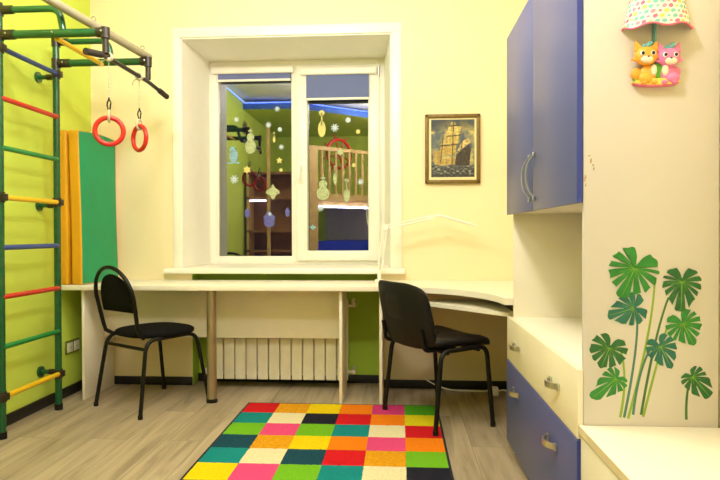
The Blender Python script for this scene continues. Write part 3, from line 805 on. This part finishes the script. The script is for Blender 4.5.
# ------------------------------------------------------------------ double socket, cables
so = thing('wall_socket', (WL, 3.69, .26), 'double wall socket in green frame low on the lime wall', 'socket')
m = MB(); m.box(WL, WL + .010, 3.610, 3.770, .264, .350, .004); m.build('frame', SOCKFR, so)
for y in (3.652, 3.730):
    m = MB(); m.box(WL + .009, WL + .016, y - .031, y + .031, .276, .338, .004); sk = m.build('socket', SOCKET, so)
    m = MB(); m.cyl((WL + .0155, y, .307), (WL + .0172, y, .307), .021, 20); m.mi = 1; m.cyl((WL + .017, y - .009, .307), (WL + .0178, y - .009, .307), .003, 8); m.cyl((WL + .017, y + .009, .307), (WL + .0178, y + .009, .307), .003, 8); m.build('outlet', [SOCKET, JOINT], sk)
m = MB(); pts = [(.16, 3.925, .075), (.20, 3.92, .05), (.27, 3.90, .02), (.36, 3.88, .005), (.46, 3.885, .005), (.56, 3.875, .005), (.59, 3.87, .02)]
m.tube(fillet(pts, .04, 4), .0045, 7); tag(m.build('power_cable', PLASTIC_W), 'thin white cable lying along the baseboard under corner desk', 'cable')
pa = thing('power_adapter', (.60, 3.80, 0), 'small white power adapter on floor under the corner desk', 'adapter')
m = MB(); m.box(.575, .625, 3.77, 3.825, .001, .055, .008, 3); m.build('body', PLASTIC_W, pa)
m = MB(); m.tube(fillet([(.622, 3.79, .03), (.66, 3.76, .05), (.70, 3.70, .02), (.74, 3.62, .006)], .03, 5), .004, 7); m.build('cord', PLASTIC_W, pa)

# ------------------------------------------------------------------ monstera decals on the panel
YP = YN - .002
def leaf_poly(c, R, ang, w, bk, notch, seed):
    """split monstera leaf radiating from its stalk point c; ang = direction of the tip in degrees in the XZ plane"""
    rnd = random.Random(seed); n = 420; P = []
    KT = [0, 8, 22, 45, 70, 95, 120, 145, 165, 176, 180]
    KV = [1, .95, max(.80, w * 1.05), max(.5 * (1 + w) * .82, w * 1.04), w * 1.04, w, w * .96, (w + bk) / 2, bk, bk * .6, .10]
    if w < .45: KV[2], KV[3] = .66, .50
    cuts = []
    for sd in (-1, 1):
        for k in range(notch):
            t = k / (notch - 1); cuts.append((sd * (17 + 105 * t + rnd.uniform(-4, 4)), rnd.uniform(.26, .44), 3.0 + 2.2 * t + rnd.uniform(0, .8)))
    for i in range(n):
        th = -180 + 360 * i / n; at = abs(th)
        for k in range(len(KT) - 1):
            if KT[k] <= at <= KT[k + 1]:
                f = (at - KT[k]) / (KT[k + 1] - KT[k]); base = KV[k] + (KV[k + 1] - KV[k]) * f; break
        base *= 1 + .03 * math.sin(th * .21 + seed)
        r = base
        for (ct, dep, wd) in cuts:
            dl = abs(th - ct)
            if dl < wd: r = min(r, base * (dep + (1 - dep) * (dl / wd) ** 3.0))
        a2 = math.radians(th * (1 - .05 * (r / max(base, .01)) ** 2))
        P.append((r * math.cos(a2) * R, r * math.sin(a2) * R))
    A = math.radians(ang); ca, sa = math.cos(A), math.sin(A)
    return [(c[0] + x * ca - y * sa, c[1] + x * sa + y * ca) for x, y in P], (ca, sa)
def flat_strip(m, pts, w0, w1, ya, yb):
    P = [Vector((p[0], 0, p[1])) for p in pts]; n = len(P); Lf, Rt = [], []
    for i in range(n):
        t = (P[min(n - 1, i + 1)] - P[max(0, i - 1)]).normalized(); nn = Vector((-t.z, 0, t.x)); w = (w0 + (w1 - w0) * i / (n - 1)) / 2
        Lf.append(P[i] + nn * w); Rt.append(P[i] - nn * w)
    fs = []
    for i in range(n - 1):
        q = [(Lf[i].x, Lf[i].z), (Lf[i + 1].x, Lf[i + 1].z), (Rt[i + 1].x, Rt[i + 1].z), (Rt[i].x, Rt[i].z)]
        m.prism(q, ya, yb, 'Y')
def bez(p0, p1, p2, n=16): return [((1 - t) ** 2 * p0[0] + 2 * t * (1 - t) * p1[0] + t * t * p2[0], (1 - t) ** 2 * p0[1] + 2 * t * (1 - t) * p1[1] + t * t * p2[1]) for t in [i / n for i in range(n + 1)]]
SC = YP / 592.4
def wp(u, v): return (.527 + (u - 582) * .0027925, .4965 - (v - 419) * .002861)   # photo scale on this panel, metres
decals = [  # stalk point, radius, tip angle, side ratio, back ratio, slits per side, leaf, stem, stem points, label
 ((634, 268), 33, -114, .74, .62, 5, LEAFA, STEMA, [(654, 284), (652, 330), (628, 419)], 'large bright green monstera leaf decal, the tallest at upper left'),
 ((681, 281), 31, -92, .60, .46, 5, LEAFB, STEMB, [(668, 297), (655, 330), (641, 415)], 'dark green heart-shaped monstera decal at upper right of the cluster'),
 ((633, 308), 27, 197, .60, .48, 4, LEAFC, STEMC, [(637, 316), (638, 350), (624, 418)], 'teal monstera leaf decal directly below the large bright leaf'),
 ((682, 323), 24, -64, .72, .56, 5, LEAFA, STEMA, [(667, 325), (660, 350), (643, 417)], 'mid green monstera decal below the dark heart-shaped leaf'),
 ((660, 346), 24, -64, .62, .50, 4, LEAFC, STEMC, [(650, 349), (638, 370), (633, 415)], 'small teal monstera decal in the middle of the stems'),
 ((609, 348), 22, -112, .84, .60, 4, LEAFB, STEMA, [(621, 352), (628, 380), (620, 418)], 'green monstera decal at far left with bent stem'),
 ((616, 379), 32, 220, .40, .24, 4, LEAFA, None, None, 'lowest left monstera decal, narrow leaf lying sideways'),
 ((692, 376), 27, -50, .46, .28, 4, LEAFB, STEMB, [(690, 375), (685, 395), (686, 419)], 'small separate monstera decal standing alone at right of panel'),
]
for i, (c, R_, ang, w, bk, nc, lm, sm, st, lab) in enumerate(decals):
    cw = wp(*c); R = R_ * .00286
    t = thing('monstera_decal', (cw[0], YP, cw[1] - R), lab, 'wall sticker', group='monstera leaf stickers on the panel')
    ya = YP - .0003 - .00022 * (len(decals) - i); yb = ya + .0002
    poly, (ca, sa) = leaf_poly(cw, R, ang, w, bk, nc, 10 + i)
    m = MB(); m.fan(cw, poly, ya, yb); lf = m.build('leaf', lm, t)
    m = MB(); flat_strip(m, bez(cw, (cw[0] + ca * R * .5 + .001, cw[1] + sa * R * .5), (cw[0] + ca * R * .95, cw[1] + sa * R * .95), 8), .0030, .0007, ya - .0001, ya)
    for sd in (-1, 1):
        for k in range(nc):
            dv_ = math.radians(ang + sd * (32 + 100 * k / nc)); L2 = R * w * .62
            flat_strip(m, [cw, (cw[0] + math.cos(dv_) * L2, cw[1] + math.sin(dv_) * L2)], .0013, .0004, ya - .0001, ya)
    m.build('vein', LEAFV, lf)
    if st:
        m = MB(); flat_strip(m, bez(*[wp(*p) for p in st]), .0055, .0075, YP - .0003 - .00002 * i, YP - .0001); m.build('stem', sm, t)

# ------------------------------------------------------------------ child's wall lamp
wlp = thing('childrens_wall_lamp', (.728, YP, 1.44), 'wall lamp with polka dot shade above two toy kittens', 'lamp')
cx, zb, zt2 = .731, 1.606, 1.80
m = MB(); NU, NV = 150, 110; rows = []
for j in range(NV + 1):
    tt = j / NV; row = []
    for i in range(NU + 1):
        a = PI + PI * i / NU
        rx = .094 + (.046 - .094) * tt; ry = .060 + (.030 - .060) * tt
        z = zb + (zt2 - zb) * tt + (1 - tt) * .0045 * math.sin(i / NU * 2 * PI * 3.2 + .6)
        row.append(m.bm.verts.new((cx + rx * math.cos(a), YP - .001 + ry * math.sin(a), z)))
    rows.append(row)
for j in range(NV):
    for i in range(NU): m.bm.faces.new((rows[j][i], rows[j][i + 1], rows[j + 1][i + 1], rows[j + 1][i]))
sh = m.build('lamp_shade', attr_mat('polka_fabric', .7), wlp, recalc=False)
md = sh.modifiers.new('solid', 'SOLIDIFY'); md.thickness = .0015
rd = random.Random(5); dots = []
pal = [(236, 110, 140), (120, 190, 180), (214, 206, 90), (240, 150, 170), (120, 196, 184)]
for j in range(14):
    for i in range(17):
        dots.append((.055 * PI * 0 + (i + (.5 if j % 2 else 0)) * .0145, .008 + j * .0145, pal[(i * 2 + j * 3) % 5], .0060 if (i + j) % 3 else .0040))
def shade_col(co):
    x, y, z = co.x + wlp.location.x - cx, co.y + wlp.location.y - YP, co.z + wlp.location.z - zb
    a = math.atan2(y / .060, x / .094) + PI if y < 0 else 0
    a = math.atan2(-y / .06, x / .094); s = (PI - a) * .075 * (1 - .35 * z / .19)
    for (u, v, c, r_) in dots:
        if abs(u - s - .002) < r_ and abs(v - z) < r_ and math.hypot(u - s - .002, v - z) < r_: return c
    return (250, 244, 222)
colour_layer(sh, shade_col)
m = MB(); pts = []
for i in range(61):
    a = PI + PI * i / 60; pts.append((cx + .0955 * math.cos(a), YP - .002 + .0612 * math.sin(a), zb - .001 + .0045 * math.sin(i / 60 * 2 * PI * 3.2 + .6)))
m.tube(pts, .0028, 8); m.build('shade_trim', PINK, wlp)
def disc(m, c, rx, rz, y0, y1, n=24, rot=0):
    A = math.radians(rot); P = []
    for i in range(n):
        a = 2 * PI * i / n; x, z = rx * math.cos(a), rz * math.sin(a); P.append((c[0] + x * math.cos(A) - z * math.sin(A), c[1] + x * math.sin(A) + z * math.cos(A)))
    m.prism(P, y0, y1, 'Y')
def q(u, v): return wp(u, v)
k = .0028
m = MB(); m.box(.720, .730, YP - .008, YP, 1.565, 1.63, .003); m.build('lamp_stem', CATT, wlp)
m = MB(); c = q(653, 83.5); disc(m, c, 23 * k, 3.2 * k, YP - .022, YP, 32); m.mi = 1; disc(m, (c[0], c[1] - .004), 22 * k, 3 * k, YP - .021, YP - .0005, 32); m.build('base_plate', [BASEY, PINK], wlp)
m = MB(); c = q(655.5, 72); disc(m, c, 5 * k, 8 * k, YP - .016, YP); disc(m, q(637, 78), 5 * k, 5 * k, YP - .012, YP); m.build('bush', CATG, wlp)
def kitten(head, body, mm, tailx, sgn, label):
    h = q(*head); b = q(*body)
    m = MB(); m.sphere((b[0], YP - .012, b[1]), .030, (.78, .45, .92)); m.sphere((b[0] + sgn * .010, YP - .020, b[1] - .012), .019, (1, .5, .8))
    for s in (-1, 1): m.sphere((b[0] + s * .014, YP - .022, b[1] - .024), .009, (1, .7, .7))
    body_o = plabel(m.build('kitten', mm, wlp, angle=80), label)
    m = MB(); m.sphere((h[0], YP - .020, h[1]), .033, (.98, .50, .86))
    for s in (-1, 1):
        m.prism([(h[0] + s * .012, h[1] + .022), (h[0] + s * .031, h[1] + .012), (h[0] + s * .029, h[1] + .040)], YP - .026, YP - .012, 'Y')
        m.prism([(h[0] + s * .028, h[1] - .002), (h[0] + s * .040, h[1] - .010), (h[0] + s * .026, h[1] - .016)], YP - .026, YP - .014, 'Y')
    m.build('kitten_head', mm, body_o, angle=80)
    m = MB(); m.sphere((h[0] - sgn * -.002, YP - .033, h[1] - .014), .017, (1.0, .4, .62)); m.sphere((b[0] - sgn * .012, YP - .022, b[1] + .010), .013, (.7, .5, 1.3)); m.build('muzzle', CATW, body_o, angle=80)
    m = MB(); 
    for s in (-1, 1): m.sphere((h[0] + s * .0145, YP - .0345, h[1] + .003), .0068, (1, .4, 1.05))
    m.build('eye_white', CATE, body_o, angle=80)
    m = MB()
    for s in (-1, 1): m.sphere((h[0] + s * .0140, YP - .0372, h[1] + .003), .0045, (1, .4, 1.1))
    m.sphere((h[0], YP - .0395, h[1] - .007), .0028, (1.3, .5, .8)); m.build('pupil', CATK, body_o, angle=80)
    m = MB(); m.sphere((h[0] + .004, YP - .026, h[1] + .027), .007); m.sphere((h[0] - .008, YP - .026, h[1] + .025), .006); m.sphere((h[0] + .010, YP - .026, h[1] + .033), .006); m.build('hair_bow', CATT, body_o, angle=80)
    tx = q(*tailx); m = MB(); m.sphere((tx[0], YP - .010, tx[1]), .017, (.95, .5, .95)); m.build('tail', mm, body_o, angle=80)
kitten((642, 58), (645, 76), CATO, (634, 75), -1, 'orange kitten figure')
kitten((664, 60), (665, 76), CATP, (672, 74), 1, 'pink kitten figure')

# ------------------------------------------------------------------ winter stickers on the window panes
YG = 4.478
def gp(u, v, left):
    if left: return (-1.362 + (u - 219.8) * (.538 / 70.6), 2.249 - (v - 74) * (1.388 / 182))
    return (-.680 + (u - 308.6) * (.455 / 60.6), 2.217 - (v - 76.5) * (1.314 / 174))
KP = .00762
def star(m, c, r, arms, inner, y0, y1, rot=90):
    P = []
    for i in range(arms * 2):
        a = math.radians(rot) + PI * i / arms; rr = r if i % 2 == 0 else r * inner; P.append((c[0] + rr * math.cos(a), c[1] + rr * math.sin(a)))
    m.fan(c, P, y0, y1)
def sticker(kind, u, v, s, mm, label, left, h=0):
    c = gp(u, v, left); y1 = YG - .0003; y0 = YG - .0012
    m = MB(); r = s * KP * (.86 if kind in ('flake', 'flower', 'star', 'dot') else .9); h *= .95
    if kind == 'flake':
        for a in range(4):
            an = math.radians(a * 45 + 22.5); dx, dz = math.cos(an), math.sin(an); w = r * .13
            m.prism([(c[0] - dx * r - dz * w, c[1] - dz * r + dx * w), (c[0] + dx * r - dz * w, c[1] + dz * r + dx * w), (c[0] + dx * r + dz * w, c[1] + dz * r - dx * w), (c[0] - dx * r + dz * w, c[1] - dz * r - dx * w)], y0 - .0001 * a, y1, 'Y')
        star(m, c, r * .5, 8, .5, y0 - .0006, y1)
    elif kind == 'star': star(m, c, r, 5, .5, y0, y1)
    elif kind == 'flower': star(m, c, r, 6, .62, y0, y1)
    elif kind == 'dot': disc(m, c, r, r, y0, y1)
    elif kind == 'pendant':
        H_ = h * KP / 2; disc(m, (c[0], c[1] + H_ * .9), r * .35, r * .35, y0, y1, 12)
        m.box(c[0] - r * .08, c[0] + r * .08, y0, y1, c[1] - H_ * .1, c[1] + H_ * .9)
        m.fan((c[0], c[1] - H_ * .35), [(c[0] + r * .5 * math.sin(2 * PI * i / 20) * (1 if i % 2 else .9), c[1] - H_ * .35 + H_ * .62 * math.cos(2 * PI * i / 20)) for i in range(20)], y0, y1)
    elif kind == 'bell':
        H_ = h * KP / 2
        m.fan(c, [(c[0], c[1] + H_), (c[0] + r * .35, c[1] + H_ * .45), (c[0] + r * .9, c[1] + H_ * .1), (c[0] + r, c[1] - H_ * .2), (c[0] + r * .4, c[1] - H_ * .55), (c[0] + r * .15, c[1] - H_), (c[0] - r * .15, c[1] - H_), (c[0] - r * .4, c[1] - H_ * .55), (c[0] - r, c[1] - H_ * .2), (c[0] - r * .9, c[1] + H_ * .1), (c[0] - r * .35, c[1] + H_ * .45)], y0, y1)
    elif kind == 'snowman':
        H_ = h * KP / 2
        disc(m, (c[0], c[1] - H_ * .42), r * .95, H_ * .55, y0, y1); disc(m, (c[0], c[1] + H_ * .32), r * .62, H_ * .34, y0 - .0002, y1); star(m, (c[0], c[1] + H_ * .82), r * .5, 4, .4, y0 - .0003, y1)
    elif kind == 'figure':
        H_ = h * KP / 2
        disc(m, (c[0] + r * .05, c[1] - H_ * .2), r * .72, H_ * .68, y0, y1); disc(m, (c[0] - r * .1, c[1] + H_ * .52), r * .55, H_ * .40, y0 - .0002, y1); m.box(c[0] - r * 1.1, c[0] + r * 1.1, y0, y1, c[1] - H_, c[1] - H_ * .84); disc(m, (c[0] + r * .5, c[1] + H_ * .2), r * .3, H_ * .22, y0 - .0003, y1)
    elif kind == 'house':
        H_ = h * KP / 2
        m.fan(c, [(c[0], c[1] + H_), (c[0] + r, c[1] + H_ * .3), (c[0] + r * .85, c[1] - H_ * .7), (c[0] + r * .4, c[1] - H_), (c[0] - r * .4, c[1] - H_), (c[0] - r * .85, c[1] - H_ * .7), (c[0] - r, c[1] + H_ * .3)], y0, y1)
    tag(m.build({'flake': 'snowflake_sticker', 'star': 'star_sticker', 'flower': 'snowflake_sticker', 'dot': 'snowball_sticker', 'pendant': 'ornament_sticker', 'bell': 'ornament_sticker', 'snowman': 'snowman_sticker', 'figure': 'figure_sticker', 'house': 'lantern_sticker'}[kind], mm), label, 'window sticker', 'winter stickers on the window')
for a in [
 ('flake', 235.5, 119, 3.2, SNOWW, 'small white snowflake sticker highest at the left of the left pane', 1),
 ('flake', 277, 109, 3.2, SNOWW, 'white snowflake sticker topmost of all on the left pane', 1),
 ('flake', 268, 124.7, 3.6, SNOWW, 'round white snowflake sticker upper middle of the left pane', 1),
 ('flower', 279.6, 129.5, 3.2, SNOWW, 'white six-pointed snowflake sticker by right edge of left pane, second down', 1),
 ('flake', 281, 147, 3.2, SNOWW, 'white snowflake sticker just above the gold star, left pane', 1),
 ('star', 279, 160.5, 4.2, SNOWY, 'gold five-pointed star sticker at right edge of left pane', 1),
 ('dot', 280.6, 170, 2.0, SNOWY, 'tiny gold dot sticker just below the gold star', 1),
 ('flower', 246, 169.5, 5.0, SNOWY, 'gold flower-shaped snowflake sticker above the mirrored red rings', 1),
 ('flake', 233, 179, 5.0, SNOWW, 'largest white snowflake sticker at left edge of left pane', 1),
 ('pendant', 273.7, 137.5, 3, SNOWY, 'tiny gold hanging ornament sticker on left pane', 1, 11),
 ('snowman', 249.7, 141, 6.5, SNOWG, 'pale green snowman sticker with star on top, left pane', 1, 27),
 ('figure', 232, 154, 6.5, SNOWB, 'pale blue snow figure sticker on base line, left pane', 1, 19),
 ('bell', 272.3, 191.5, 8, SNOWG, 'pale lantern-shaped ornament sticker in lower half of left pane', 1, 16),
 ('house', 268.5, 219, 6.5, SNOWP, 'violet lantern sticker lowest on the left pane', 1, 17),
 ('flake', 269, 214, 2.4, SNOWW, 'small white snowflake sticker overlapping the violet lantern', 1),
 ('house', 246, 212.6, 3, SNOWP, 'small violet sticker left of the large violet lantern', 1, 10),
 ('house', 287, 212, 2.6, SNOWP, 'small violet sticker at right edge of the left pane', 1, 10),
 ('pendant', 321.3, 124, 9, SNOWY, 'large gold hanging ornament sticker top left of right pane', 0, 27),
 ('flake', 334.5, 127.4, 4.8, SNOWW, 'largest white snowflake sticker on the right pane', 0),
 ('dot', 348, 119.8, 3.0, SNOWW, 'white snowball sticker topmost on the right pane', 0),
 ('flower', 358, 131.6, 3.2, SNOWY, 'gold snowflake sticker at upper right of right pane', 0),
 ('flower', 340, 152, 4.4, SNOWG, 'pale green snowflake sticker over the mirrored railing', 0),
 ('flower', 353.7, 165, 3.0, SNOWY, 'small gold snowflake sticker mid right pane', 0),
 ('flake', 360.6, 181.7, 3.6, SNOWW, 'white snowflake sticker at right edge of right pane', 0),
 ('snowman', 322.4, 188, 7.5, SNOWG, 'pale green snowman sticker at lower left of right pane', 0, 26),
 ('pendant', 346.4, 191, 7, SNOWG, 'pale drop-shaped ornament sticker in lower right pane', 0, 24),
 ('pendant', 334.5, 175, 4, SNOWG, 'thin pale icicle ornament sticker between snowman and drop ornament', 0, 20),
 ('flake', 320, 207.7, 4.2, SNOWW, 'white snowflake sticker directly below the right pane snowman', 0),
 ('bell', 311.8, 227, 3.6, SNOWB, 'small pale blue sticker lowest on the right pane', 0, 6),
]: sticker(*a)

# ------------------------------------------------------------------ what the window mirrors: the back part of the room
bk = thing('loft_bed', (-1.2, .2, 0), 'wooden loft bed with turned baluster railing mirrored in right pane', 'bed')
P0, P1 = Vector((-1.30, .74, 0)), Vector((-.42, -.02, 0)); dv = (P1 - P0).normalized(); Lr = (P1 - P0).length
def along(s, z): return tuple(P0 + dv * s + Vector((0, 0, z)))
def beam(m, s0, s1, z0, z1, th):
    nv = Vector((-dv.y, dv.x, 0)) * th / 2; a = P0 + dv * s0; b = P0 + dv * s1
    m.prism([(a + nv)[:2], (b + nv)[:2], (b - nv)[:2], (a - nv)[:2]], z0, z1, 'Z')
m = MB(); beam(m, -.02, Lr + .1, 2.22, 2.27, .05); m.build('top_rail', OAK, bk)
m = MB(); beam(m, 0, Lr + .1, 1.52, 1.60, .05); m.build('bottom_rail', OAK, bk)
m = MB(); beam(m, .03, .17, 0, 2.22, .10); m.build('post', OAK, bk)
for k in range(8):
    s = .27 + k * .12; m = MB(); x, y, _ = along(s, 0); zs = [1.60, 1.66, 1.70, 1.76, 1.90, 2.04, 2.10, 2.15, 2.22]; rs = [.020, .020, .013, .022, .028, .018, .014, .020, .020]
    m.tube([(x, y, z) for z in zs], rs, 10); m.build('baluster', OAK, bk)
m = MB(); m.prism([(-1.31, .70), (-.42, -.08), (-.42, -1.28), (-1.31, -1.28)], 1.44, 1.52, 'Z'); m.build('platform', OAK, bk)
m = MB(); m.box(-1.27, -.45, -1.27, -1.24, .3, 1.44); m.build('back_board', DARKGREY, bk)
m = MB(); m.prism([(-1.18, .40), (-.44, -.22), (-.44, -1.22), (-1.18, -1.22)], .62, .92, 'Z'); m.build('mattress', BLUEBED, bk)
m = MB(); beam(m, .22, Lr, 1.405, 1.43, .02); tag(m.build('led_strip', LEDW), 'white LED strip glowing under the mirrored loft bed', 'light strip')
bc = thing('wooden_shelf_unit', (-1.7, .9, 0), 'brown wooden shelf unit mirrored in left pane', 'shelf')
for z in (.40, .78, 1.05, 1.50, 1.84):
    m = MB(); m.box(-2.07, -1.35, .72, 1.02, z, z + .03); m.build('shelf', BROWN, bc)
m = MB(); m.box(-2.07, -1.35, .70, .72, 0, 1.87); m.build('back_board', BROWN, bc)
m = MB(); m.box(-1.78, -1.74, 1.02, 1.06, 0, 2.5); m.build('post', OAK, bc)
m = MB(); m.box(-2.07, -2.04, .72, 1.02, 0, 1.87); m.build('side_board', OAK, bc)
m = MB(); m.box(-2.02, -1.80, 1.022, 1.032, 1.47, 1.49); tag(m.build('led_strip', LEDW), 'white LED strip glowing along the mirrored wooden shelf', 'light strip')
m = MB(); c = Vector((-.88, .28, 2.20)); m.tube([tuple(c + dv * .21 * math.cos(a) + Vector((0, 0, .21 * math.sin(a)))) for a in [2 * PI * i / 28 for i in range(28)]], .022, 10, closed=True)
sw = plabel(m.build('toy_wheel', REDRING, bk), 'red toy ship wheel')
for k_ in range(4):
    a = PI * k_ / 4 + .3; e = dv * .29 * math.cos(a) + Vector((0, 0, .29 * math.sin(a))); m = MB(); m.cyl(tuple(c - e), tuple(c + e), .010, 8); m.build('spoke', REDRING, sw)
m = MB(); m.prism([(WL + .002, 1.02), (-1.36, 1.02), (-.45, .30), (-.45, -1.29), (WL + .002, -1.29)], 2.72, 2.80, 'Z'); t3 = struct(m.build('trim_3', [mat('cove_blue', (70, 110, 190), .7), LIME]))
for p in t3.data.polygons:
    if p.normal.z < -.5: p.material_index = 1
m = MB(); m.tube([(WL + .03, 1.035, 2.805), (-1.36, 1.035, 2.805), (-.44, .31, 2.805)], .008, 8); m.tube([(WL + .03, 1.035, 2.805), (WL + .03, 2.0, 2.805)], .008, 8); tag(m.build('led_strip', LEDB), 'blue LED strip in the ceiling cove mirrored at the window top', 'light strip')
